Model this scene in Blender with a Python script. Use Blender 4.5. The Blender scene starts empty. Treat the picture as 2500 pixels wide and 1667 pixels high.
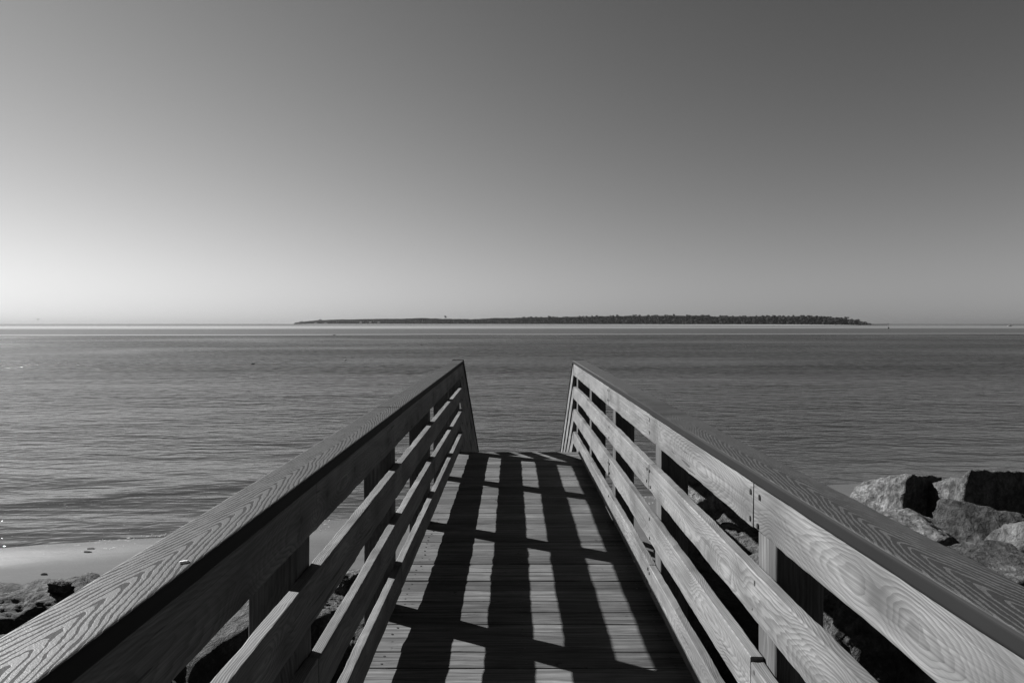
import bpy, bmesh, math, random
import numpy as np
from mathutils import Vector, Matrix, noise

random.seed(7)
R = math.radians
sc = bpy.context.scene
COL = sc.collection

# ------------------------------------------------------------------ key sizes
F = 1667.0          # focal length in pixels of the 2500 px wide photograph
HC = 3.5            # eye height above the water
DECK = 2.0          # deck height above the water
RL, RR = -0.585, 0.722      # inner faces of the rail boards, left and right
TB = 0.038          # board thickness
WB = 0.140          # board width
PW = 0.140          # post width
POST_Y = [7.92, 6.56, 5.02, 3.48, 1.95, 0.43, -1.1]     # near faces of the posts
END_Y = 8.05
COURSES = [0.088, 0.355, 0.622, 0.889]                  # undersides of the rail boards above the deck
CAPZ = 1.029
SUN_AZ, SUN_EL = -60.75, 32.1

def px(x, y, Y):
    """point at depth Y that the photograph shows at pixel x, y"""
    return Vector(((x-1251)/F*Y, Y, HC-(y-790)/F*Y))

# ------------------------------------------------------------------ object helpers
def link(o, parent=None):
    COL.objects.link(o)
    if parent is not None: o.parent = parent
    return o

def tag(o, label=None, cat=None, group=None, kind=None):
    if label: o['label'] = label
    if cat: o['category'] = cat
    if group: o['group'] = group
    if kind: o['kind'] = kind
    return o

def empty(name, loc, label, cat, group=None):
    o = bpy.data.objects.new(name, None)
    o.location = loc
    o.empty_display_size = 0.2
    return tag(link(o), label, cat, group)

def mesh_obj(name, verts, faces, mat, parent=None, loc=None, smooth=False):
    me = bpy.data.meshes.new(name)
    me.from_pydata([tuple(v) for v in verts], [], [tuple(f) for f in faces])
    me.materials.append(mat)
    if smooth:
        me.polygons.foreach_set('use_smooth', [True]*len(me.polygons))
    me.update()
    o = bpy.data.objects.new(name, me)
    link(o, parent)
    if loc is not None: o.location = loc
    return o

# ------------------------------------------------------------------ node helpers
class NT:
    def __init__(s, tree):
        s.t = tree; s.N = tree.nodes; s.L = tree.links
    def put(s, sock, v):
        if v is None: return
        if hasattr(v, 'is_linked') or isinstance(v, bpy.types.NodeSocket): s.L.new(v, sock)
        else: sock.default_value = v
    def n(s, typ, props=None, ins=None):
        nd = s.N.new(typ)
        for k, v in (props or {}).items(): setattr(nd, k, v)
        for k, v in (ins or {}).items(): s.put(nd.inputs[k], v)
        return nd
    def m(s, op, a, b=None, c=None, clamp=False):
        nd = s.N.new('ShaderNodeMath'); nd.operation = op; nd.use_clamp = clamp
        s.put(nd.inputs[0], a)
        if b is not None: s.put(nd.inputs[1], b)
        if c is not None: s.put(nd.inputs[2], c)
        return nd.outputs[0]
    def add(s, a, b): return s.m('ADD', a, b)
    def sub(s, a, b): return s.m('SUBTRACT', a, b)
    def mul(s, a, b): return s.m('MULTIPLY', a, b)
    def div(s, a, b): return s.m('DIVIDE', a, b)
    def step(s, v, lo, hi, a=0.0, b=1.0):
        nd = s.N.new('ShaderNodeMapRange'); nd.interpolation_type = 'SMOOTHSTEP'
        s.put(nd.inputs[0], v); nd.inputs[1].default_value = lo; nd.inputs[2].default_value = hi
        nd.inputs[3].default_value = a; nd.inputs[4].default_value = b
        return nd.outputs[0]
    def lin(s, v, lo, hi, a=0.0, b=1.0):
        nd = s.N.new('ShaderNodeMapRange')
        s.put(nd.inputs[0], v); nd.inputs[1].default_value = lo; nd.inputs[2].default_value = hi
        nd.inputs[3].default_value = a; nd.inputs[4].default_value = b
        return nd.outputs[0]
    def xyz(s, x, y, z):
        nd = s.N.new('ShaderNodeCombineXYZ')
        for i, v in enumerate((x, y, z)): s.put(nd.inputs[i], v)
        return nd.outputs[0]
    def sep(s, v):
        nd = s.N.new('ShaderNodeSeparateXYZ'); s.put(nd.inputs[0], v); return nd.outputs
    def noise(s, v, scale, detail=2.0, rough=0.5, dist=0.0):
        nd = s.N.new('ShaderNodeTexNoise'); s.put(nd.inputs['Vector'], v)
        nd.inputs['Scale'].default_value = scale; nd.inputs['Detail'].default_value = detail
        nd.inputs['Roughness'].default_value = rough; nd.inputs['Distortion'].default_value = dist
        return nd.outputs[0]
    def mix(s, f, a, b):
        nd = s.N.new('ShaderNodeMix'); nd.data_type = 'FLOAT'
        s.put(nd.inputs[0], f); s.put(nd.inputs[2], a); s.put(nd.inputs[3], b)
        return nd.outputs[0]
    def grey(s, v):
        nd = s.N.new('ShaderNodeCombineColor')
        for i in range(3): s.put(nd.inputs[i], v)
        return nd.outputs[0]

def new_mat(name):
    m = bpy.data.materials.new(name); m.use_nodes = True
    nt = NT(m.node_tree); nt.N.clear()
    out = nt.n('ShaderNodeOutputMaterial')
    b = nt.n('ShaderNodeBsdfPrincipled')
    nt.L.new(b.outputs[0], out.inputs[0])
    b.inputs['Roughness'].default_value = 0.8
    b.inputs['Specular IOR Level'].default_value = 0.2
    return m, nt, b

def bump(nt, b, h, strength, distance):
    bp = nt.n('ShaderNodeBump', None, {'Height': h, 'Strength': strength, 'Distance': distance})
    nt.L.new(bp.outputs[0], b.inputs['Normal'])

# ------------------------------------------------------------------ wood
def wood_rail(name, light, dark, spec=0.15):
    """sawn pine boards: growth rings cut by the board, knots, mottled weathering, fibres"""
    m, nt, b = new_mat(name)
    at = nt.n('ShaderNodeAttribute', {'attribute_name': 'wco'})
    x, v, t = nt.sep(at.outputs['Vector'])
    n1 = nt.noise(nt.xyz(nt.mul(x, 1.3), 0.0, 0.0), 1.0, 1.0)
    n2 = nt.noise(nt.xyz(nt.mul(x, 0.9), 7.7, 0.0), 1.0, 1.0)
    n3 = nt.noise(nt.xyz(nt.mul(x, 4.2), nt.mul(v, 17.0), nt.mul(t, 17.0)), 1.0, 3.0, 0.6)
    wand = nt.mul(nt.sub(n1, 0.5), 0.14)
    dep = nt.add(nt.add(nt.mul(nt.sub(n2, 0.5), 0.26), 0.075), nt.add(t, nt.mul(nt.sub(n3, 0.5), 0.024)))
    vv = nt.sub(v, wand)
    r = nt.m('SQRT', nt.add(nt.mul(vv, vv), nt.mul(dep, dep)))
    # knots
    ki = nt.m('FLOOR', nt.mul(x, 1.7))
    wn = nt.n('ShaderNodeTexWhiteNoise', {'noise_dimensions': '1D'}, {'W': ki})
    kr, kg, kb = nt.sep(wn.outputs['Color'])
    kx = nt.sub(x, nt.div(nt.add(nt.add(ki, 0.15), nt.mul(kr, 0.7)), 1.7))
    kv = nt.sub(v, nt.mul(nt.sub(kg, 0.5), 0.15))
    dk = nt.m('SQRT', nt.add(nt.mul(nt.mul(kx, kx), 0.55), nt.add(nt.mul(kv, kv), nt.mul(t, nt.mul(t, 0.3)))))
    dk = nt.add(dk, nt.mul(nt.sub(n3, 0.5), 0.026))
    has = nt.m('GREATER_THAN', kb, 0.30)
    kn = nt.mul(has, nt.m('EXPONENT', nt.mul(nt.mul(dk, dk), -330.0)))
    phase = nt.add(nt.div(r, 0.0052), nt.mul(kn, 5.0))
    f = nt.m('FRACT', phase)
    late = nt.mul(nt.step(f, 0.15, 0.82), nt.step(f, 0.82, 1.0, 1.0, 0.0))
    core = nt.mul(has, nt.step(dk, 0.003, 0.019, 1.0, 0.0))
    fib = nt.noise(nt.xyz(nt.mul(x, 5.0), nt.mul(v, 420.0), nt.mul(t, 420.0)), 1.0, 2.0)
    mot = nt.noise(nt.xyz(nt.mul(x, 2.2), nt.mul(v, 9.0), nt.mul(t, 9.0)), 1.0, 4.0, 0.6, 0.6)
    late_str = nt.lin(mot, 0.30, 0.7, 0.08, 0.70)
    val = nt.mix(nt.mul(late, late_str), light, dark)
    cloud = nt.noise(nt.xyz(nt.mul(x, 1.6), nt.mul(v, 6.0), nt.mul(t, 6.0)), 1.0, 2.0, 0.5, 1.2)
    val = nt.mul(val, nt.lin(mot, 0.3, 0.72, 0.80, 1.20))
    val = nt.mul(val, nt.lin(cloud, 0.32, 0.68, 0.70, 1.22))
    val = nt.mul(val, nt.lin(fib, 0.2, 0.8, 0.80, 1.18))
    strk = nt.noise(nt.xyz(nt.mul(x, 0.8), nt.mul(v, 150.0), nt.mul(t, 190.0)), 1.0, 2.0, 0.6)
    val = nt.mul(val, nt.lin(strk, 0.3, 0.7, 0.74, 1.22))
    val = nt.mix(nt.mul(kn, 0.6), val, dark)
    val = nt.mix(nt.mul(core, 0.75), val, dark*0.55)
    # drying checks
    cn = nt.noise(nt.xyz(nt.mul(x, 3.0), nt.mul(v, 70.0), nt.mul(t, 70.0)), 1.0, 1.0, 0.5, 0.3)
    cn2 = nt.noise(nt.xyz(nt.mul(x, 1.1), nt.mul(v, 5.0), 3.3), 1.0, 1.0)
    chk = nt.mul(nt.step(cn, 0.69, 0.72), nt.step(cn2, 0.52, 0.6))
    val = nt.mix(nt.mul(chk, 0.75), val, 0.02)
    nt.L.new(nt.grey(val), b.inputs['Base Color'])
    b.inputs['Roughness'].default_value = 0.75
    b.inputs['Specular IOR Level'].default_value = spec
    h = nt.sub(nt.add(nt.mul(fib, 0.5), nt.mul(late, 0.6)), nt.mul(chk, 2.0))
    bump(nt, b, h, 0.5, 0.0015)
    return m

def wood_deck(name, base):
    """walked-on planks: silver streaks, split grain, a tone of its own for each plank"""
    m, nt, b = new_mat(name)
    at = nt.n('ShaderNodeAttribute', {'attribute_name': 'wco'})
    x, v, t = nt.sep(at.outputs['Vector'])
    pid = nt.n('ShaderNodeAttribute', {'attribute_name': 'pid'}).outputs['Fac']
    wig = nt.noise(nt.xyz(nt.mul(x, 2.6), nt.mul(v, 9.0), 0.0), 1.0, 2.0)
    vw = nt.add(v, nt.mul(nt.sub(wig, 0.5), 0.05))
    s1 = nt.noise(nt.xyz(nt.mul(x, 1.7), nt.mul(vw, 85.0), 0.0), 1.0, 3.0, 0.6)
    s2 = nt.noise(nt.xyz(nt.mul(x, 6.0), nt.mul(vw, 330.0), 0.0), 1.0, 2.0)
    s3 = nt.noise(nt.xyz(nt.mul(x, 3.0), nt.mul(v, 22.0), 0.0), 1.0, 4.0, 0.65)
    val = nt.mul(base, nt.lin(s1, 0.28, 0.72, 0.42, 1.55))
    val = nt.mul(val, nt.lin(s2, 0.2, 0.8, 0.78, 1.2))
    s4 = nt.noise(nt.xyz(nt.mul(x, 1.3), nt.mul(vw, 34.0), 6.0), 1.0, 3.0, 0.65)
    val = nt.mul(val, nt.lin(s4, 0.3, 0.7, 0.50, 1.45))
    val = nt.mul(val, nt.lin(s3, 0.3, 0.7, 0.75, 1.2))
    val = nt.mul(val, nt.lin(pid, 0.0, 1.0, 0.68, 1.30))
    wp = nt.n('ShaderNodeTexCoord').outputs['Object']
    dirt = nt.noise(wp, 1.7, 5.0, 0.65, 0.5)
    val = nt.mul(val, nt.lin(dirt, 0.3, 0.7, 0.70, 1.22))
    spot = nt.noise(wp, 11.0, 3.0, 0.6)
    val = nt.mul(val, nt.step(spot, 0.66, 0.72, 1.0, 0.5))
    crk = nt.mul(nt.step(s1, 0.60, 0.64), nt.step(s3, 0.40, 0.54))
    val = nt.mix(nt.mul(crk, 0.8), val, 0.012)
    nt.L.new(nt.grey(val), b.inputs['Base Color'])
    b.inputs['Roughness'].default_value = 0.8
    b.inputs['Specular IOR Level'].default_value = 0.1
    bump(nt, b, nt.sub(nt.add(nt.mul(s1, 1.0), nt.mul(s2, 0.5)), crk), 0.55, 0.003)
    return m

def composite_cap(name, field, line, field_rough, field_spec):
    """grooved composite capping: embossed arrow-shaped grain on top, plain rounded edges"""
    m, nt, b = new_mat(name)
    at = nt.n('ShaderNodeAttribute', {'attribute_name': 'wco'})
    x, v, t = nt.sep(at.outputs['Vector'])
    top = nt.step(t, 0.0165, 0.0182)
    w1 = nt.noise(nt.xyz(nt.mul(x, 1.3), 0.0, 0.0), 1.0, 1.0)
    w2 = nt.noise(nt.xyz(nt.mul(x, 9.0), nt.mul(v, 30.0), 0.0), 1.0, 2.0)
    w3 = nt.noise(nt.xyz(nt.mul(x, 70.0), nt.mul(v, 120.0), 0.0), 1.0, 2.0)
    w4 = nt.noise(nt.xyz(nt.mul(x, 2.4), 4.4, 0.0), 1.0, 2.0)
    vv = nt.sub(nt.sub(v, 0.006), nt.mul(nt.sub(w1, 0.5), 0.05))
    av = nt.m('SQRT', nt.add(nt.mul(vv, vv), 0.00003))
    ph = nt.add(nt.div(x, 0.060), nt.mul(nt.m('POWER', nt.div(av, 0.07), 1.0), 6.6))
    ph = nt.add(ph, nt.mul(nt.sub(w4, 0.5), 4.0))
    ph = nt.add(ph, nt.mul(nt.sub(w2, 0.5), 1.4))
    ph = nt.add(ph, nt.mul(nt.sub(w3, 0.5), 0.42))
    f = nt.m('FRACT', ph)
    w5 = nt.noise(nt.xyz(nt.mul(x, 14.0), nt.mul(v, 40.0), 2.2), 1.0, 1.0)
    wid = nt.lin(w5, 0.3, 0.7, 0.11, 0.27)
    tri = nt.m('ABSOLUTE', nt.sub(f, 0.5))
    ln = nt.m('SUBTRACT', wid, tri)
    ln = nt.mul(nt.step(ln, -0.03, 0.03), top)
    spk = nt.noise(nt.xyz(nt.mul(x, 330.0), nt.mul(v, 330.0), nt.mul(t, 330.0)), 1.0, 2.0, 0.7)
    cloud = nt.noise(nt.xyz(nt.mul(x, 3.0), nt.mul(v, 12.0), nt.mul(t, 12.0)), 1.0, 3.0, 0.6)
    val = nt.mul(nt.mix(ln, field, line), nt.lin(cloud, 0.3, 0.7, 0.85, 1.12))
    val = nt.mul(val, nt.mix(top, 1.0, nt.lin(spk, 0.25, 0.75, 0.6, 1.5)))
    nt.L.new(nt.grey(val), b.inputs['Base Color'])
    rough = nt.mix(nt.mul(top, nt.sub(1.0, ln)), 0.7, field_rough)
    nt.L.new(rough, b.inputs['Roughness'])
    nt.L.new(nt.mix(nt.mul(top, nt.sub(1.0, ln)), 0.08, field_spec), b.inputs['Specular IOR Level'])
    bump(nt, b, nt.add(nt.mul(ln, -0.6), nt.mul(nt.mul(spk, top), 1.0)), 0.6, 0.001)
    return m

def plain(name, val, rough=0.8, spec=0.2, var=0.25, scale=6.0):
    m, nt, b = new_mat(name)
    g = nt.n('ShaderNodeTexCoord').outputs['Object']
    n = nt.noise(g, scale, 4.0, 0.6)
    nt.L.new(nt.grey(nt.mul(val, nt.lin(n, 0.25, 0.75, 1-var, 1+var))), b.inputs['Base Color'])
    b.inputs['Roughness'].default_value = rough
    b.inputs['Specular IOR Level'].default_value = spec
    return m

M_RAIL = wood_rail('pine_board', 0.108, 0.036)
M_POST = wood_rail('pine_post', 0.070, 0.036, 0.05)
M_DECK = wood_deck('weathered_plank', 0.066)
M_FRAME = wood_rail('pine_framing', 0.08, 0.04, 0.05)
M_CAP_L = composite_cap('capping_sheen_tone_left', 0.012, 0.013, 0.58, 0.42)  # grain lines coloured dark to paint how they read against the sun sheen
M_CAP_R = composite_cap('capping_sheen_tone_right', 0.010, 0.042, 0.58, 0.40)  # same capping, grain lines coloured light to paint its look away from the sheen
M_STEEL = plain('dark_steel', 0.02, 0.5, 0.4)

def board_mesh(name, L, W, T, rad=0.004, wob=0.0019, bow=0.004, offs=None, seg=0.035, arc=3):
    """rounded plank along local X; Y is its thickness, Z its width"""
    rnd = random.Random(random.random())
    prof = []
    for (sy, sz, a0) in ((1, 1, 0), (-1, 1, 90), (-1, -1, 180), (1, -1, 270)):
        for k in range(arc+1):
            a = R(a0 + 90*k/arc)
            prof.append((sy*(T/2-rad)+rad*math.cos(a), sz*(W/2-rad)+rad*math.sin(a), (sy, sz)))
    ns = max(2, int(L/seg)); P = len(prof)
    s0 = rnd.uniform(0, 100)
    by, bz, ph = rnd.uniform(-bow, bow), rnd.uniform(-bow, bow), rnd.uniform(0, 6)
    if offs is None:
        offs = (rnd.uniform(-90, 90), rnd.uniform(-0.035, 0.035), rnd.uniform(-0.02, 0.05))
    verts, wco = [], []
    for i in range(ns+1):
        x = L*i/ns
        sh = math.sin(math.pi*i/ns+ph)
        for (y, z, (cy, cz)) in prof:
            q = noise.noise((x*7+s0, cy*9.1, cz*5.3))*wob + noise.noise((x*23+s0, cy*9.1, cz*5.3))*wob*0.5
            verts.append((x, y+by*sh+q*cy, z+bz*sh+q*1.6*cz))
            wco.append((x+offs[0], z+offs[1], y+offs[2]))
    faces = []
    for i in range(ns):
        for k in range(P):
            a, b = i*P+k, i*P+(k+1) % P
            faces.append((a, b, b+P, a+P))
    faces.append(tuple(range(P-1, -1, -1))); faces.append(tuple(ns*P+k for k in range(P)))
    me = bpy.data.meshes.new(name)
    me.from_pydata(verts, [], faces)
    at = me.attributes.new('wco', 'FLOAT_VECTOR', 'POINT')
    at.data.foreach_set('vector', np.array(wco, np.float32).ravel())
    me.update()
    return me

def board(name, p0, p1, W, T, mat, parent, up=Vector((0, 0, 1)), **kw):
    """plank whose centre line runs from p0 to p1 (parent-local); width along up"""
    p0, p1 = Vector(p0), Vector(p1)
    ex = (p1-p0).normalized()
    ey = up.cross(ex).normalized()
    ez = ex.cross(ey).normalized()
    me = board_mesh(name, (p1-p0).length, W, T, **kw)
    me.materials.append(mat)
    o = bpy.data.objects.new(name, me)
    link(o, parent)
    mt = Matrix((ex, ey, ez)).transposed().to_4x4()
    mt.translation = p0
    o.matrix_local = mt
    return o

UPX = Vector((1, 0, 0))

# ------------------------------------------------------------------ ground, beach, water
def shore_y(x):
    c = np.clip(x, -22, 22)
    return 13.0 + 0.28*c - 0.005*c*c + 0.02*(x-c)

def sst(a, b, x):
    t = np.clip((x-a)/(b-a), 0, 1)
    return t*t*(3-2*t)

def ground_h(x, y):
    d = (shore_y(x)-y)*0.96
    h = np.where(d < 0, 0.07*d, 0.055*np.minimum(d, 6.0))
    h = np.maximum(h, -3.0)
    h = h + 0.85*sst(5.4, 8.2, d) + 0.55*sst(10.5, 14.0, d)
    return h

def terrain():
    xs = np.concatenate([np.linspace(-400, -24, 24), np.linspace(-22, 24, 150), np.linspace(27, 400, 24)])
    ys = np.concatenate([np.linspace(-120, -6, 14), np.linspace(-5, 18, 120), np.linspace(19, 90, 20)])
    X, Y = np.meshgrid(xs, ys)
    Z = ground_h(X, Y)
    verts = []
    for a, b, c in zip(X.ravel(), Y.ravel(), Z.ravel()):
        q = 0.0
        if -22 < a < 24 and -5 < b < 18:
            q = noise.noise((a*0.35, b*1.2, 0))*0.014 + noise.noise((a*1.7, b*3.1, 5))*0.005
        verts.append((a, b, c+q))
    nx = len(xs); faces = []
    for j in range(len(ys)-1):
        for i in range(nx-1):
            k = j*nx+i
            faces.append((k, k+1, k+nx+1, k+nx))
    m, nt, b = new_mat('beach_sand')
    g = nt.n('ShaderNodeNewGeometry').outputs['Position']
    x, y, z = nt.sep(g)
    n1 = nt.noise(nt.xyz(nt.mul(x, 0.5), nt.mul(y, 2.4), 0.0), 1.0, 4.0, 0.6, 0.6)
    n2 = nt.noise(g, 60.0, 3.0, 0.7)
    n3 = nt.noise(nt.xyz(nt.mul(x, 2.5), nt.mul(y, 7.0), 0.0), 1.0, 3.0, 0.6)
    wet = nt.step(nt.add(z, nt.mul(nt.sub(n1, 0.5), 0.06)), 0.0, 0.09, 1.0, 0.0)
    val = nt.mul(0.053, nt.lin(n1, 0.3, 0.7, 0.86, 1.12))
    val = nt.mul(val, nt.lin(n2, 0.25, 0.75, 0.82, 1.18))
    sp = nt.step(nt.noise(nt.xyz(nt.mul(x, 9.0), nt.mul(y, 18.0), 0.0), 1.0, 2.0), 0.72, 0.75)
    val = nt.mul(val, nt.sub(1.0, nt.mul(sp, 0.5)))
    val = nt.mix(wet, val, 0.055)
    land = nt.step(z, 0.42, 0.8)
    val = nt.mix(land, val, nt.mul(0.04, nt.lin(n2, 0.2, 0.8, 0.4, 1.6)))
    nt.L.new(nt.grey(val), b.inputs['Base Color'])
    nt.L.new(nt.mix(wet, 0.85, 0.35), b.inputs['Roughness'])
    nt.L.new(nt.mix(wet, 0.1, 0.4), b.inputs['Specular IOR Level'])
    bump(nt, b, nt.add(nt.mul(n2, 0.4), n3), 0.6, 0.012)
    o = mesh_obj('beach', verts, faces, m, smooth=True)
    tag(o, 'pale wet sand sloping up from the water to the rocks', 'beach', kind='structure')
terrain()

def water():
    m, nt, b = new_mat('sea_water')
    g = nt.n('ShaderNodeNewGeometry').outputs['Position']
    x, y, z = nt.sep(g)
    # wind and current: ruffled near water, slick water beyond the current line
    edge = nt.add(y, nt.mul(nt.sub(nt.noise(nt.xyz(nt.mul(x, 0.012), nt.mul(y, 0.004), 0.0), 1.0, 2.0), 0.5), 30.0))
    edge = nt.sub(edge, nt.mul(x, 0.10))
    ruff = nt.step(edge, 212.0, 220.0, 1.0, 0.0)
    slick2 = nt.step(edge, 222.0, 240.0)
    mid = nt.mul(slick2, nt.step(edge, 400.0, 560.0, 1.0, 0.0))
    patch = nt.noise(nt.xyz(nt.mul(x, 0.012), nt.mul(nt.m('LOGARITHM', nt.m('MAXIMUM', y, 1.0), 10.0), 9.0), 0.0), 1.0, 4.0, 0.62, 0.8)
    near = nt.step(y, 13.0, 26.0, 0.62, 1.0)
    amp = nt.mul(ruff, nt.mul(near, nt.lin(patch, 0.3, 0.7, 0.60, 1.35)))
    # ripples: long crests lying across the view
    rot = nt.n('ShaderNodeVectorRotate', {'rotation_type': 'Z_AXIS'}, {'Vector': g, 'Angle': R(-5)}).outputs[0]
    rx, ry, rz = nt.sep(rot)
    w1 = nt.noise(nt.xyz(nt.mul(rx, 0.85), nt.mul(ry, 2.3), 0.0), 1.0, 2.0, 0.5, 0.5)
    w2 = nt.noise(nt.xyz(nt.mul(rx, 2.4), nt.mul(ry, 6.0), 3.0), 1.0, 2.0, 0.5, 0.4)
    rot2 = nt.n('ShaderNodeVectorRotate', {'rotation_type': 'Z_AXIS'}, {'Vector': g, 'Angle': R(17)}).outputs[0]
    qx, qy, qz = nt.sep(rot2)
    w3 = nt.noise(nt.xyz(nt.mul(qx, 0.50), nt.mul(qy, 1.3), 9.0), 1.0, 2.0, 0.5, 0.4)
    w4 = nt.noise(nt.xyz(nt.mul(rx, 0.06), nt.mul(ry, 0.26), 9.0), 1.0, 1.0)
    h = nt.add(nt.add(nt.mul(w1, 0.080), nt.mul(w2, 0.030)), nt.mul(w3, 0.100))
    h = nt.mul(h, amp)
    h = nt.add(h, nt.mul(nt.mul(w4, nt.step(y, 14.0, 30.0, 0.30, 0.14)), ruff))
    h = nt.add(h, nt.mul(nt.mul(w1, 0.012), mid))
    # one low swell about to run up the sand on the left
    sq = nt.div(nt.sub(y, nt.add(nt.add(nt.mul(x, 0.45), 17.3), nt.mul(w4, 0.8))), 0.62)
    swell = nt.mul(nt.m('EXPONENT', nt.mul(nt.mul(sq, sq), -1.0)), nt.step(x, -4.5, -2.0, 1.0, 0.0))
    h = nt.add(h, nt.mul(swell, 0.055))
    bp = nt.n('ShaderNodeBump', None, {'Height': h, 'Strength': 1.0, 'Distance': 1.0})
    # short steep wavelets, given straight as slopes
    dist = nt.lin(nt.m('LOGARITHM', nt.m('MAXIMUM', y, 1.0), 10.0), 1.25, 1.80)
    c1 = nt.noise(nt.xyz(nt.mul(rx, 1.5), nt.mul(ry, 1.9), 1.0), 1.0, 3.0, 0.62, 0.5)
    c2 = nt.noise(nt.xyz(nt.mul(rx, 1.6), nt.mul(ry, 1.8), 7.0), 1.0, 3.0, 0.6, 0.5)
    c3 = nt.noise(nt.xyz(nt.mul(rx, 0.16), nt.mul(ry, 0.26), 4.0), 1.0, 3.0, 0.65, 0.5)
    k = nt.mul(nt.mul(nt.mul(ruff, dist), nt.lin(patch, 0.32, 0.68, 0.35, 1.65)), nt.lin(c3, 0.3, 0.7, 0.7, 1.3))
    sy = nt.sub(nt.mul(nt.sub(nt.sub(c1, 0.5), 0.11), nt.mul(k, 0.85)), nt.mul(nt.sub(1.0, ruff), nt.add(0.022, nt.mul(mid, 0.07))))
    sx = nt.mul(nt.sub(c2, 0.5), nt.mul(k, 0.45))
    # scattered steep facets that can catch the sun
    g1 = nt.noise(g, 11.0, 1.0); g2 = nt.noise(nt.xyz(nt.add(x, 31.0), y, 5.0), 13.0, 1.0); g3 = nt.noise(nt.xyz(x, nt.mul(y, 1.6), 9.0), 17.0, 1.0)
    sp = nt.mul(nt.mul(nt.step(g3, 0.66, 0.72), ruff), 2.4)
    sx = nt.add(sx, nt.mul(nt.sub(g1, 0.5), sp)); sy = nt.add(sy, nt.mul(nt.sub(g2, 0.5), sp))
    nn = nt.n('ShaderNodeVectorMath', {'operation': 'ADD'}, {0: bp.outputs[0], 1: nt.xyz(sx, sy, 0.0)})
    nn = nt.n('ShaderNodeVectorMath', {'operation': 'NORMALIZE'}, {0: nn.outputs[0]})
    nt.L.new(nn.outputs[0], b.inputs['Normal'])
    b.inputs['IOR'].default_value = 1.333
    b.inputs['Specular IOR Level'].default_value = 0.5
    # unresolved wavelets widen the reflection with distance; slick water stays mirror-like
    rr = nt.mix(dist, 0.10, nt.lin(patch, 0.32, 0.68, 0.20, 0.33))
    far_ruff = nt.step(edge, 900.0, 1300.0)
    rs = nt.add(nt.add(0.08, nt.mul(mid, 0.06)), nt.mul(far_ruff, 0.16))
    nt.L.new(nt.mix(ruff, rs, rr), b.inputs['Roughness'])
    nt.L.new(nt.grey(nt.step(y, 9.0, 22.0, 0.03, 0.014)), b.inputs['Base Color'])
    xs = [-30000, -8000, -2000, -500, -120, -30, 0, 30, 120, 500, 2000, 8000, 30000]
    ys = [5, 20, 60, 150, 400, 1000, 3000, 9000, 24000]
    verts = [(a, c, 0.0) for c in ys for a in xs]
    nx = len(xs)
    faces = [(j*nx+i, j*nx+i+1, (j+1)*nx+i+1, (j+1)*nx+i) for j in range(len(ys)-1) for i in range(nx-1)]
    o = mesh_obj('sea_water', verts, faces, m)
    tag(o, 'rippled grey sea reaching to the horizon', 'sea', kind='structure')
water()

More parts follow.
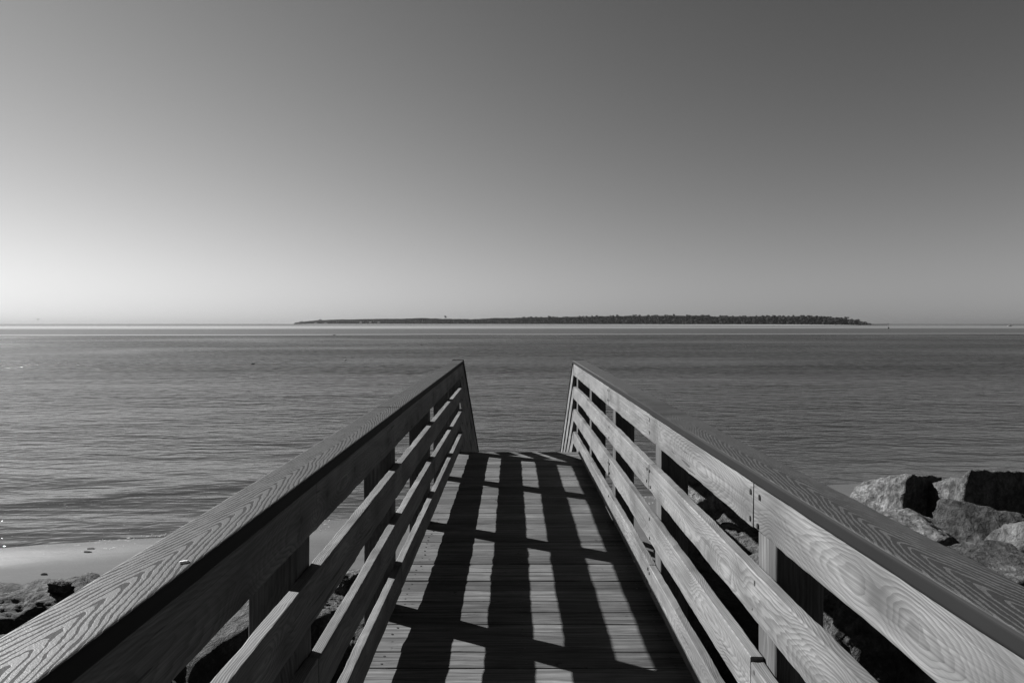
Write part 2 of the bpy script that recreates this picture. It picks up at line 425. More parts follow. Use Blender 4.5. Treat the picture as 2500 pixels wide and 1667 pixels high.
# ------------------------------------------------------------------ deck
def deck():
    root = empty('boardwalk_deck', (0.07, 3.0, DECK), 'level boardwalk deck of weathered cross planks striped by railing shadows', 'boardwalk')
    off = Vector((0.07, 3.0, DECK))
    X0, X1 = RL-TB-0.004, RR+TB+0.004
    pitch = 0.1433
    V, Fc, W, P = [], [], [], []
    rnd = random.Random(3)
    y = 2.936+pitch*35+0.006
    first = True
    n = 0
    while y > -3.0:
        wide = (n-35) % 8 == 0 and n > 0
        gap = 0.0016 + rnd.uniform(-0.0008, 0.0010) + (0.004 if wide else 0)
        y1 = y - gap*0.5; y0 = y-pitch+gap*0.5
        dz = rnd.uniform(-0.0018, 0.0012); tilt = rnd.uniform(-0.0012, 0.0012)
        pid = rnd.random(); ox, ov = rnd.uniform(-30, 30), rnd.uniform(-30, 30)
        ns = 40
        s = rnd.uniform(0, 50)
        base = len(V)
        prof = [(y0, -0.036), (y0, -0.003), (y0+0.002, 0), ((y0+y1)/2, 0.0008), (y1-0.002, 0), (y1, -0.003), (y1, -0.036)]
        for i in range(ns+1):
            x = X0+(X1-X0)*i/ns
            for k, (py, pz) in enumerate(prof):
                q = noise.noise((x*9+s, k//3*3.1, 0))*0.0012
                V.append((x-off.x, py+q-off.y, pz+dz+tilt*(1 if k > 3 else -1)+noise.noise((x*3+s, k*2.0, 4))*0.0012))
                W.append((x+ox, py+ov, pz)); P.append(pid)
        K = len(prof)
        for i in range(ns):
            for k in range(K):
                a = base+i*K+k; b_ = base+i*K+(k+1) % K
                Fc.append((b_, a, a+K, b_+K))
        Fc.append(tuple(base+k for k in range(K))); Fc.append(tuple(base+ns*K+k for k in reversed(range(K))))
        y -= pitch
        n += 1
    o = mesh_obj('deck_planks', V, Fc, M_DECK, root)
    a = o.data.attributes.new('wco', 'FLOAT_VECTOR', 'POINT'); a.data.foreach_set('vector', np.array(W, np.float32).ravel())
    a = o.data.attributes.new('pid', 'FLOAT', 'POINT'); a.data.foreach_set('value', np.array(P, np.float32))
    # nail pairs over the joists, nearest planks
    for k in range(16):
        yc = 2.936+pitch*(k+0.5)
        for xx in (X0+0.03, 0.07, X1-0.03):
            for dy in (-0.035, 0.035):
                x = xx+rnd.uniform(-0.012, 0.012)+0.02*(1 if xx < 0 else -1); y = yc+dy+rnd.uniform(-0.006, 0.006)
                v, f = [], []
                for j in range(7):
                    a = 2*math.pi*j/7
                    v.append((x+0.0055*math.cos(a)-off.x, y+0.0055*math.sin(a)-off.y, 0.0022))
                for j in range(7): v.append((v[j][0], v[j][1], -0.01))
                f.append(tuple(range(7)))
                for j in range(7): f.append((j, 7+j, 7+(j+1) % 7, (j+1) % 7))
                mesh_obj('nail_head', v, f, M_STEEL, root)
    # framing below
    for xx in (X0+0.03, 0.07, X1-0.03):
        board('joist', (xx-off.x, -3-off.y, -0.132), (xx-off.x, 7.93-off.y, -0.132), 0.184, TB, M_FRAME, root, seg=0.5)
    board('rim_board', (X0-off.x, 7.955-off.y, -0.132), (X1-off.x, 7.955-off.y, -0.132), 0.184, TB, M_FRAME, root, seg=0.5)
deck()

# ------------------------------------------------------------------ level railings
def gz(x, y): return float(ground_h(np.array(float(x)), np.array(float(y))))

def screws(bd, L, xs, face):
    """pairs of dark screw heads sunk into a board over each post (sub-parts)"""
    for x0 in xs:
        for dz in (-0.04, 0.042):
            x = x0 + random.uniform(-0.02, 0.02); z = dz+random.uniform(-0.012, 0.012)
            v, f = [], []
            nn = 8
            for k in range(nn):
                a = 2*math.pi*k/nn
                v.append((x+0.0055*math.cos(a), face*(TB/2+0.0030), z+0.0085*math.sin(a)))
            for k in range(nn):
                a = 2*math.pi*k/nn
                v.append((x+0.0055*math.cos(a), face*(TB/2-0.006), z+0.0085*math.sin(a)))
            f.append(tuple(range(nn)) if face < 0 else tuple(reversed(range(nn))))
            for k in range(nn):
                f.append((k, (k+1) % nn, nn+(k+1) % nn, nn+k))
            mesh_obj('screw_head', v, f, M_STEEL, bd)

def railing(side, label):
    s = 1 if side > 0 else -1
    inner = RR if s > 0 else RL
    xc = inner + s*TB/2
    xp = inner + s*(TB+PW/2+0.001)
    org = Vector((xp, 3.4, DECK))
    root = empty('timber_railing', org, label, 'railing', 'level railings along the boardwalk')
    for Y in POST_Y:
        xq, yq = xp, Y+PW/2
        zb = min(gz(xq, yq), gz(xq-0.1, yq))-0.25
        board('post', (xq-org.x, yq-org.y, zb-DECK), (xq-org.x, yq-org.y, CAPZ-0.002), PW, PW, M_POST, root, up=UPX, rad=0.006, bow=0.001, seg=0.15)
    joints = [[3.58, 0.5], [2.03, 5.1], [3.59, 6.65], [2.03, 5.1]]
    for c, zz in enumerate(COURSES):
        js = sorted(joints[c])
        cuts = [-1.2]+js+[END_Y-0.01]
        for k in range(len(cuts)-1):
            g_ = 0.0035 if (c == 3 and s > 0) else 0.0015
            a, b = cuts[k]+g_, cuts[k+1]-g_
            dz = random.uniform(-0.003, 0.003); dx = random.uniform(0, 0.002)
            if s > 0 and c == 1 and k == 0: dz = -0.012
            z = zz+WB/2+dz
            if c == 3: z = zz+WB/2-0.001+random.uniform(-0.001, 0)
            bd = board('rail_board', (xc-s*dx-org.x, a-org.y, z), (xc-s*dx-org.x, b-org.y, z), WB, TB, M_RAIL, root)
            ys = [Y+PW/2 for Y in POST_Y if a+0.05 < Y+PW/2 < b-0.05]
            ends = [0.03, (b-a)-0.03]
            if s > 0: screws(bd, b-a, [y-a for y in ys if y < 6]+[e for e in ends if 0 < e+a < 6], 1)
    cut = [-1.2, 3.52, END_Y+0.012]
    for k in range(2):
        a, b = cut[k]+0.001, cut[k+1]-0.001
        z = CAPZ+TB/2
        x = inner-s*0.012+s*WB/2
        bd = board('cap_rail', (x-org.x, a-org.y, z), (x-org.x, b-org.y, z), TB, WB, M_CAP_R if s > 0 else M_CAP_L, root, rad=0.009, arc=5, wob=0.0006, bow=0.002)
        me = bd.data
        # capping: width is local Y here, thickness local Z
        n = len(me.vertices)
        co = np.empty(n*3, np.float32); me.vertices.foreach_get('co', co); co = co.reshape(-1, 3)
        w = np.stack([co[:, 0]+a+(3.1 if s > 0 else 11.7), co[:, 1]*s, co[:, 2]], 1)
        me.attributes['wco'].data.foreach_set('vector', w.astype(np.float32).ravel())
        me.polygons.foreach_set('use_smooth', [False]*len(me.polygons))
    return root

railing(-1, 'left timber railing with four boards, its walkway side in shade')
railing(1, 'right timber railing with four boards, its pale walkway side sunlit')

# ------------------------------------------------------------------ stairs down to the beach
SY, YAW, SLOPE = END_Y+0.006, -0.0159, R(30.2)
def stairs():
    root = empty('beach_stairs', (0.07, SY, DECK), 'wooden stair flight falling from the boardwalk end to the beach', 'stairs')
    root.rotation_euler = (0, 0, YAW)
    X0, X1 = RL-TB-0.07, RR+TB-0.07
    n = 9
    for k in range(n):
        z = -0.178*(k+1); y = 0.305*k
        for q in (0.0, 0.15):
            board('tread', (X0, y+q+0.08, z-0.019), (X1, y+q+0.08, z-0.019), TB, 0.143, M_FRAME, root, up=Vector((0, 0, 1)), seg=0.3)
    Lh = 0.305*n
    for xx in (X0+0.03, (X0+X1)/2, X1-0.03):
        board('stringer', (xx, 0.03, -0.36), (xx, Lh, -0.36-math.tan(SLOPE)*(Lh-0.03)), 0.235, TB, M_FRAME, root, seg=0.4)
stairs()

def stair_railing(side, label):
    s = 1 if side > 0 else -1
    inner = RR if s > 0 else RL
    xc = inner+s*TB/2; xp = inner+s*(TB+PW/2+0.002)
    org = Vector((xp, SY, DECK))
    root = empty('stair_railing', org, label, 'railing', 'sloping railings beside the beach stairs')
    root.rotation_euler = (0, 0, YAW)
    Lh = 2.95
    t = math.tan(SLOPE)
    up = Vector((0, 0, 1))
    for Y in (1.35, 2.70):
        zb = gz(xp, SY+Y)-0.25-DECK
        board('post', (0, Y, zb), (0, Y, CAPZ-t*Y-0.045), PW, PW, M_POST, root, up=UPX, rad=0.006, seg=0.3)
    for zz in COURSES:
        z = zz+WB/2
        board('rail_board', (xc-xp, 0.012, z), (xc-xp, Lh, z-t*Lh), WB, TB, M_RAIL, root, up=up)
    z = CAPZ+TB/2+0.008
    x = inner-s*0.012+s*WB/2-xp
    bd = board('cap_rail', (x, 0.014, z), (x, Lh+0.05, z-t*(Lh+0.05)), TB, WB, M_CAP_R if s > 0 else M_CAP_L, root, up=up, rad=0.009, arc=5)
    me = bd.data; n = len(me.vertices)
    co = np.empty(n*3, np.float32); me.vertices.foreach_get('co', co); co = co.reshape(-1, 3)
    me.attributes['wco'].data.foreach_set('vector', np.stack([co[:, 0]+20, co[:, 1], co[:, 2]], 1).astype(np.float32).ravel())
stair_railing(-1, 'left sloping stair railing descending toward the water')
stair_railing(1, 'right sloping stair railing descending toward the water')

# ------------------------------------------------------------------ boulders
def rock_mat(name, lo, hi):
    m, nt, b = new_mat(name)
    tc = nt.n('ShaderNodeTexCoord').outputs['Object']
    oi = nt.n('ShaderNodeObjectInfo').outputs['Random']
    v = nt.n('ShaderNodeVectorMath', {'operation': 'ADD'}, {0: tc, 1: nt.xyz(nt.mul(oi, 60.0), nt.mul(oi, 37.0), 0.0)}).outputs[0]
    n1 = nt.noise(v, 2.6, 6.0, 0.62, 0.6)
    n2 = nt.noise(v, 14.0, 6.0, 0.7, 0.4)
    n3 = nt.noise(v, 55.0, 4.0, 0.7)
    vor = nt.n('ShaderNodeTexVoronoi', {'feature': 'F1'}, {'Vector': v, 'Scale': 26.0})
    val = nt.mix(nt.step(n1, 0.36, 0.64), lo, hi)
    val = nt.mul(val, nt.lin(n2, 0.34, 0.66, 0.34, 1.60))
    val = nt.mul(val, nt.lin(n3, 0.3, 0.7, 0.72, 1.28))
    val = nt.mix(nt.mul(nt.step(n2, 0.60, 0.66), 0.35), val, hi*1.5)
    val = nt.mul(val, nt.lin(vor.outputs['Distance'], 0.1, 0.7, 1.1, 0.8))
    nt.L.new(nt.grey(val), b.inputs['Base Color'])
    b.inputs['Roughness'].default_value = 0.85
    b.inputs['Specular IOR Level'].default_value = 0.2
    h = nt.add(nt.add(nt.mul(n1, 1.0), nt.mul(n2, 0.8)), nt.mul(n3, 0.26))
    bump(nt, b, h, 1.0, 0.075)
    return m
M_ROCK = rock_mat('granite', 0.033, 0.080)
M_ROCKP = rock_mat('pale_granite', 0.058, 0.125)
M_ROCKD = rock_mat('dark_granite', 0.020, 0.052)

bm_ = bmesh.new(); bmesh.ops.create_icosphere(bm_, subdivisions=6, radius=1.0)
ICO_V = np.array([v.co[:] for v in bm_.verts]); ICO_V /= np.linalg.norm(ICO_V, axis=1)[:, None]
ICO_F = [tuple(v.index for v in f.verts) for f in bm_.faces]; bm_.free()
bm_ = bmesh.new(); bmesh.ops.create_icosphere(bm_, subdivisions=5, radius=1.0)
ICO5_V = np.array([v.co[:] for v in bm_.verts]); ICO5_V /= np.linalg.norm(ICO5_V, axis=1)[:, None]
ICO5_F = [tuple(v.index for v in f.verts) for f in bm_.faces]; bm_.free()

def rock_mesh(seed, dims, planes=None, p=26.0, rough=0.05, fine=True):
    """quarried block: a set of cutting planes, softened edges, broken surface"""
    rg = np.random.RandomState(seed)
    if planes is None:
        planes = []
        for a in range(3):
            for s in (-1, 1):
                nrm = np.zeros(3); nrm[a] = s
                nrm += rg.normal(0, 0.22, 3)
                planes.append((nrm, rg.uniform(0.78, 1.0)))
        for _ in range(7):
            nrm = rg.normal(0, 1, 3)
            planes.append((nrm, rg.uniform(0.92, 1.2)))
    D = ICO_V if fine else ICO5_V
    acc = np.zeros(len(D))
    for nrm, h in planes:
        nrm = np.array(nrm, float); nrm /= np.linalg.norm(nrm)
        acc += np.maximum(D@nrm, 0)**p/h**p
    r = acc**(-1.0/p)
    v = D*r[:, None]
    sx = seed*3.17
    out = []
    for q, d in zip(v, D):
        a = noise.fractal((q[0]*1.7+sx, q[1]*1.7, q[2]*1.7), 0.9, 2.1, 4)
        c = noise.noise((q[0]*5.3+sx, q[1]*5.3, q[2]*5.3))
        c2 = abs(noise.noise((q[0]*3.1-sx, q[1]*3.1, q[2]*3.1+7)))
        e = noise.fractal((q[0]*8+sx, q[1]*8, q[2]*8), 0.8, 2.1, 3) if fine else 0.0
        k = 1+rough*(a*0.9+c*0.45-(0.3-min(c2, 0.3))*1.3+e*0.34)
        out.append((q[0]*k*dims[0], q[1]*k*dims[1], q[2]*k*dims[2]))
    return out, (ICO_F if fine else ICO5_F)

GR = 'boulders of the rock armour beside the boardwalk'
def boulder(seed, loc, dims, rot, mat, label, planes=None, rough=0.06, p=26.0, fine=True, group=GR, name='boulder'):
    v, f = rock_mesh(seed, dims, planes, p, rough, fine)
    o = mesh_obj(name, v, f, mat, smooth=True)
    o.location = loc; o.rotation_euler = [R(a) for a in rot]
    tag(o, label, 'boulder', group)
    return o

def rocks():
    B = boulder
    # right of the boardwalk, seen over the capping
    box = lambda *pl: list(pl)
    A = px(2218, 1240, 7.3)
    B(11, A, (0.35, 0.42, 0.36), (0, 0, 0), M_ROCKP, 'pale block with sunlit left face and dark front, closest to the water on the right',
      planes=[((-0.95, -0.22, 0.22), 0.86), ((0.36, -0.93, 0.05), 0.56), ((0.0, 0.35, 0.93), 0.86), ((1, 0.2, 0), 0.95), ((0, 1, 0.1), 1.1), ((0, 0, -1), 1.3), ((-0.5, 0.2, 0.8), 0.98)], rough=0.075)
    b = px(2432, 1308, 6.9)
    B(12, b, (0.66, 0.55, 0.56), (0, 0, 0), M_ROCK, 'largest boulder at the right edge, broad black front and speckled left face',
      planes=[((-0.98, 0.10, 0.16), 0.93), ((0.26, -0.96, 0.02), 0.50), ((-0.03, 0.45, 0.89), 0.92), ((1, 0.2, 0), 1.5), ((0, 1, 0.1), 1.1), ((0, 0, -1), 1.3), ((-0.8, -0.1, -0.55), 0.80)], rough=0.06)
    c = px(2458, 1336, 6.0)
    B(13, c, (0.40, 0.40, 0.35), (0, 0, 0), M_ROCKD, 'rounded grey boulder in front of the largest one, smooth facet facing up',
      planes=[((-0.12, -0.62, 0.78), 0.72), ((0.62, -0.72, -0.05), 0.72), ((-0.9, -0.2, 0.1), 0.95), ((0.3, 0.3, 0.9), 0.85), ((1, 0, 0.3), 0.95), ((0, 1, 0.2), 0.9), ((-0.3, -0.9, -0.1), 0.92), ((0, 0, -1), 1.2)], rough=0.06)
    d = px(2240, 1332, 6.2)
    B(14, d, (0.36, 0.34, 0.24), (0, 0, 0), M_ROCKP, 'low bright boulder wedged between the pale block and the capping',
      planes=[((-0.2, -0.25, 1), 0.78), ((0.5, -0.2, 0.75), 0.86), ((0.6, -0.8, 0.0), 0.9), ((-1, 0, 0.1), 0.95), ((0, 1, 0), 0.9), ((0, -1, -0.1), 0.95), ((0, 0, -1), 1.2)], rough=0.05)
    e = px(2440, 1425, 5.2)
    B(15, e, (0.44, 0.34, 0.24), (0, 0, 0), M_ROCK, 'flat grey boulder at the lower right edge just beyond the capping',
      planes=[((-0.25, -0.3, 1), 0.72), ((0.3, -0.2, 0.9), 0.9), ((-1, -0.3, 0.2), 0.95), ((1, 0, 0.2), 0.95), ((0, 1, 0.2), 0.95), ((0.1, -1, 0), 0.9), ((0, 0, -1), 1.2)], rough=0.06)
    f = px(2545, 1395, 5.5)
    B(16, f, (0.34, 0.32, 0.30), (0, 0, 25), M_ROCK, 'grey boulder cut off by the right edge of the picture', rough=0.06)
    # filling behind and below
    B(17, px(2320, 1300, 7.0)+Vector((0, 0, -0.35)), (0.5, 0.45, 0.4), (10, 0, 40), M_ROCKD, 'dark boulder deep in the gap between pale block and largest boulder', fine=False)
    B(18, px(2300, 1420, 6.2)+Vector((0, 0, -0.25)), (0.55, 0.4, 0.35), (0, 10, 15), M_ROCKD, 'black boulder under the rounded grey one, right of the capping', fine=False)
    B(19, px(2640, 1275, 7.9), (0.7, 0.6, 0.55), (0, 0, 70), M_ROCK, 'boulder at the far right edge behind the largest one', fine=False)
    # seen below the right capping, between the rail boards
    g = px(1745, 1262, 6.9)
    B(21, g, (0.40, 0.34, 0.40), (0, 0, 0), M_ROCKP, 'small sunlit tip of rock seen under the right top board near the water',
      planes=[((-0.3, -0.25, 1), 0.85), ((0.3, -0.95, 0.1), 0.7), ((1, 0, 0.5), 0.9), ((-1, 0, 0.3), 0.95), ((0, 1, 0.2), 0.9), ((0, 0, -1), 1.2)])
    B(22, px(1800, 1370, 6.1), (0.40, 0.36, 0.36), (0, 0, 20), M_ROCKP, 'pale rock with a narrow lit strip seen between the right rail boards')
    B(23, px(1890, 1400, 5.8), (0.42, 0.4, 0.36), (10, 0, 60), M_ROCK, 'dark rock beside the narrow lit strip right of the right railing')
    B(24, px(1960, 1420, 5.0)+Vector((0, 0, -0.1)), (0.45, 0.4, 0.36), (0, 12, 100), M_ROCK, 'shaded rock just outside the right railing beyond its nearest post')
    B(25, px(2080, 1580, 4.0), (0.50, 0.44, 0.34), (0, 0, 10), M_ROCKP, 'rock with a bright sunlit streak below the nearest right rail bay')
    B(26, px(2200, 1640, 3.7), (0.50, 0.44, 0.36), (0, 8, 45), M_ROCK, 'shaded rock at the bottom right behind the nearest top board')
    B(27, px(2330, 1560, 4.4), (0.46, 0.44, 0.34), (6, 0, 130), M_ROCK, 'shaded rock under the right capping near the picture corner', fine=False)
    # left of the boardwalk
    h = px(108, 1562, 5.0)
    r31 = B(31, h, (0.86, 0.44, 0.42), (0, 0, 0), M_ROCKD, 'broad weathered boulder by the sand at the left edge',
      planes=[((-0.20, -0.05, 0.98), 0.74), ((0.35, -0.75, 0.55), 0.74), ((-0.2, -0.95, 0.15), 0.62), ((0.9, 0.1, 0.3), 0.95), ((-1, 0, 0.2), 1.0), ((0, 1, 0.2), 0.95), ((0, 0, -1), 1.2), ((0.6, 0.2, 0.8), 0.92)], rough=0.17)
    q = px(138, 1425, 5.02)
    tops = [v.co.z+h.z for v in r31.data.vertices if abs(v.co.x+h.x-q.x) < 0.05 and abs(v.co.y+h.y-q.y) < 0.05]
    q.z = max(tops)+0.012
    B(32, q, (0.075, 0.06, 0.042), (0, 12, 20), M_ROCK, 'small dark jagged stone perched on the left boulder', rough=0.13, name='stone', group=None)
    B(33, px(-60, 1760, 4.3), (0.5, 0.42, 0.4), (0, 0, 30), M_ROCKD, 'dark boulder cut by the left edge below the weathered one')
    B(34, px(200, 1660, 4.2), (0.46, 0.42, 0.42), (15, 0, 70), M_ROCKD, 'dark boulder hidden low under the left capping', fine=False)
    B(35, px(845, 1450, 5.6), (0.20, 0.22, 0.20), (0, 0, 15), M_ROCK, 'small lit rock at the sand edge seen between the left rail boards')
    B(36, px(795, 1530, 5.0), (0.22, 0.22, 0.22), (0, 0, 50), M_ROCK, 'round pitted rock seen in the middle gap of the left railing', rough=0.1)
    B(37, px(880, 1610, 4.6), (0.18, 0.2, 0.2), (20, 0, 80), M_ROCK, 'rough rock seen low between the left railing boards')
    B(38, px(560, 1545, 4.8), (0.26, 0.24, 0.22), (0, 0, 10), M_ROCK, 'rock with a broken lit top seen under the nearest left top board', rough=0.12)
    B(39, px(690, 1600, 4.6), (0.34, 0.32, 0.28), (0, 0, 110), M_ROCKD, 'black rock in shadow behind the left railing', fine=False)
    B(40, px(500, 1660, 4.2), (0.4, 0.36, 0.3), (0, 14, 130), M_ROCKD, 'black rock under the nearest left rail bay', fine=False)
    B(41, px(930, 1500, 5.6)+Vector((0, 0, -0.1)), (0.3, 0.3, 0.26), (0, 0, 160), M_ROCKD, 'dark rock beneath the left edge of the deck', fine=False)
    # more of the armour, mostly under or beside the deck
    rnd = random.Random(5)
    for (x, y, s) in ((1.45, 5.9, .5), (1.5, 4.6, .5), (1.6, 3.4, .5), (2.3, 2.8, .55), (2.6, 4.4, .5), (3.1, 5.6, .45), (2.2, 6.9, .4), (3.2, 6.9, .4),
                      (-1.5, 3.7, .45), (-2.3, 4.0, .45), (-2.4, 5.0, .4), (-3.2, 3.4, .5), (-1.5, 2.2, .5), (1.5, 1.9, .5), (4.6, 4.0, .5), (3.7, 3.2, .5)):
        z = gz(x, y)+rnd.uniform(0.0, 0.14)
        B(rnd.randint(100, 900), (x, y, z), (s*rnd.uniform(.85, 1.1), s*rnd.uniform(.75, 1), s*rnd.uniform(.6, .8)),
          (rnd.uniform(-15, 15), rnd.uniform(-15, 15), rnd.uniform(0, 360)), M_ROCKD,
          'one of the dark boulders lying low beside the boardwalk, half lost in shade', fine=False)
rocks()

# ------------------------------------------------------------------ small things near by
def small_things():
    M_WHITE = plain('chalky_white', 0.32, 0.9, 0.1, 0.2, 120.0)
    rnd = random.Random(9)
    v, f = rock_mesh(77, (0.0085, 0.004, 0.0025), None, 8.0, 0.25, False)
    o = mesh_obj('bird_dropping', v, f, plain('chalk_white', 0.6, 0.9, 0.1, 0.1, 120.0), smooth=True)
    o.location = px(441, 1376, 1.225)
    o.location.z = DECK+CAPZ+TB+0.002
    o.rotation_euler = (0, 0, R(25))
    tag(o, 'white dropping splashed on the left capping', 'dropping')
    M_WRACK = plain('dry_seaweed', 0.03, 0.9, 0.1)
    for i, (x, y, w) in enumerate(((97, 1407, .10), (205, 1352, .12), (215, 1344, .16))):
        p = px(x, y, 9.0)
        for _ in range(6):
            Y = p.y; g = gz(p.x, Y)+0.01
            Y = (HC-g)*F/(y-790); p = px(x, y, Y)
        v, f = rock_mesh(60+i, (w*0.5, w*0.22, 0.016), None, 6.0, 0.3, False)
        o = mesh_obj('seaweed_scrap', v, f, M_WRACK, smooth=True)
        o.location = (p.x, p.y, gz(p.x, p.y)+0.008); o.rotation_euler = (0, 0, R(rnd.uniform(-20, 20)))
        tag(o, ('dark scrap of seaweed on the sand just above the left boulder', 'short dark strand of seaweed near the waterline', 'long dark strand of seaweed closest to the foam')[i], 'seaweed', 'seaweed scraps on the sand')
    # broken foam along the wash line
    V, Fc = [], []
    for k in range(1000):
        x = rnd.uniform(-13, 6.0); q = rnd.random()
        y = float(shore_y(np.array(x)))-rnd.choice((0.0, 0.10, 0.18, 0.5, 0.62))+rnd.gauss(0, 0.05)+0.12*noise.noise((x*0.8, 4, 0))
        if noise.noise((x*1.3, 0, 2)) < 0.05 and q < 0.6: continue
        z = max(gz(x, y), 0.0)+0.004
        a, b_ = rnd.uniform(0.012, 0.06)*rnd.random()+0.006, rnd.uniform(0.004, 0.011)
        n0 = len(V)
        for j in range(7):
            t = 2*math.pi*j/7
            rr = rnd.uniform(0.6, 1.1)
            V.append((x+a*rr*math.cos(t), y+b_*rr*math.sin(t), z))
        V.append((x, y, z+0.010))
        for j in range(7): Fc.append((n0+j, n0+(j+1) % 7, n0+7))
    o = mesh_obj('sea_foam', V, Fc, M_WHITE, smooth=True)
    tag(o, 'broken white foam specks along the edge of the sand', 'foam', kind='stuff')
small_things()

# ------------------------------------------------------------------ birds, marker, far pier, boat
def lathe(profile, n=10):
    v, f = [], []
    for (r, z) in profile:
        for k in range(n):
            a = 2*math.pi*k/n
            v.append((r*math.cos(a), r*math.sin(a), z))
    for i in range(len(profile)-1):
        for k in range(n):
            a, b = i*n+k, i*n+(k+1) % n
            f.append((a, b, b+n, a+n))
    f.append(tuple(reversed(range(n)))); f.append(tuple((len(profile)-1)*n+k for k in range(n)))
    return v, f

def swept(path, radii, n=8, flat=1.0):
    """tapered body along a path"""
    v, f = [], []
    for i, (p, r) in enumerate(zip(path, radii)):
        p = Vector(p)
        a = Vector(path[max(i-1, 0)]); b = Vector(path[min(i+1, len(path)-1)])
        d = (b-a).normalized()
        u = Vector((0, 1, 0)) if abs(d.y) < 0.9 else Vector((1, 0, 0))
        e1 = d.cross(u).normalized(); e2 = d.cross(e1)
        for k in range(n):
            t = 2*math.pi*k/n
            v.append(p+e1*(r*flat*math.cos(t))+e2*(r*math.sin(t)))
    for i in range(len(path)-1):
        for k in range(n):
            a, b = i*n+k, i*n+(k+1) % n
            f.append((a, a+n, b+n, b))
    f.append(tuple(range(n))); f.append(tuple((len(path)-1)*n+k for k in reversed(range(n))))
    return v, f

def boxes(bs):
    V, Fc = [], []
    for (x0, x1, y0, y1, z0, z1) in bs:
        n = len(V)
        V += [(x0, y0, z0), (x1, y0, z0), (x1, y1, z0), (x0, y1, z0), (x0, y0, z1), (x1, y0, z1), (x1, y1, z1), (x0, y1, z1)]
        for q in ((3, 2, 1, 0), (4, 5, 6, 7), (0, 1, 5, 4), (1, 2, 6, 5), (2, 3, 7, 6), (3, 0, 4, 7)):
            Fc.append(tuple(n+k for k in q))
    return V, Fc

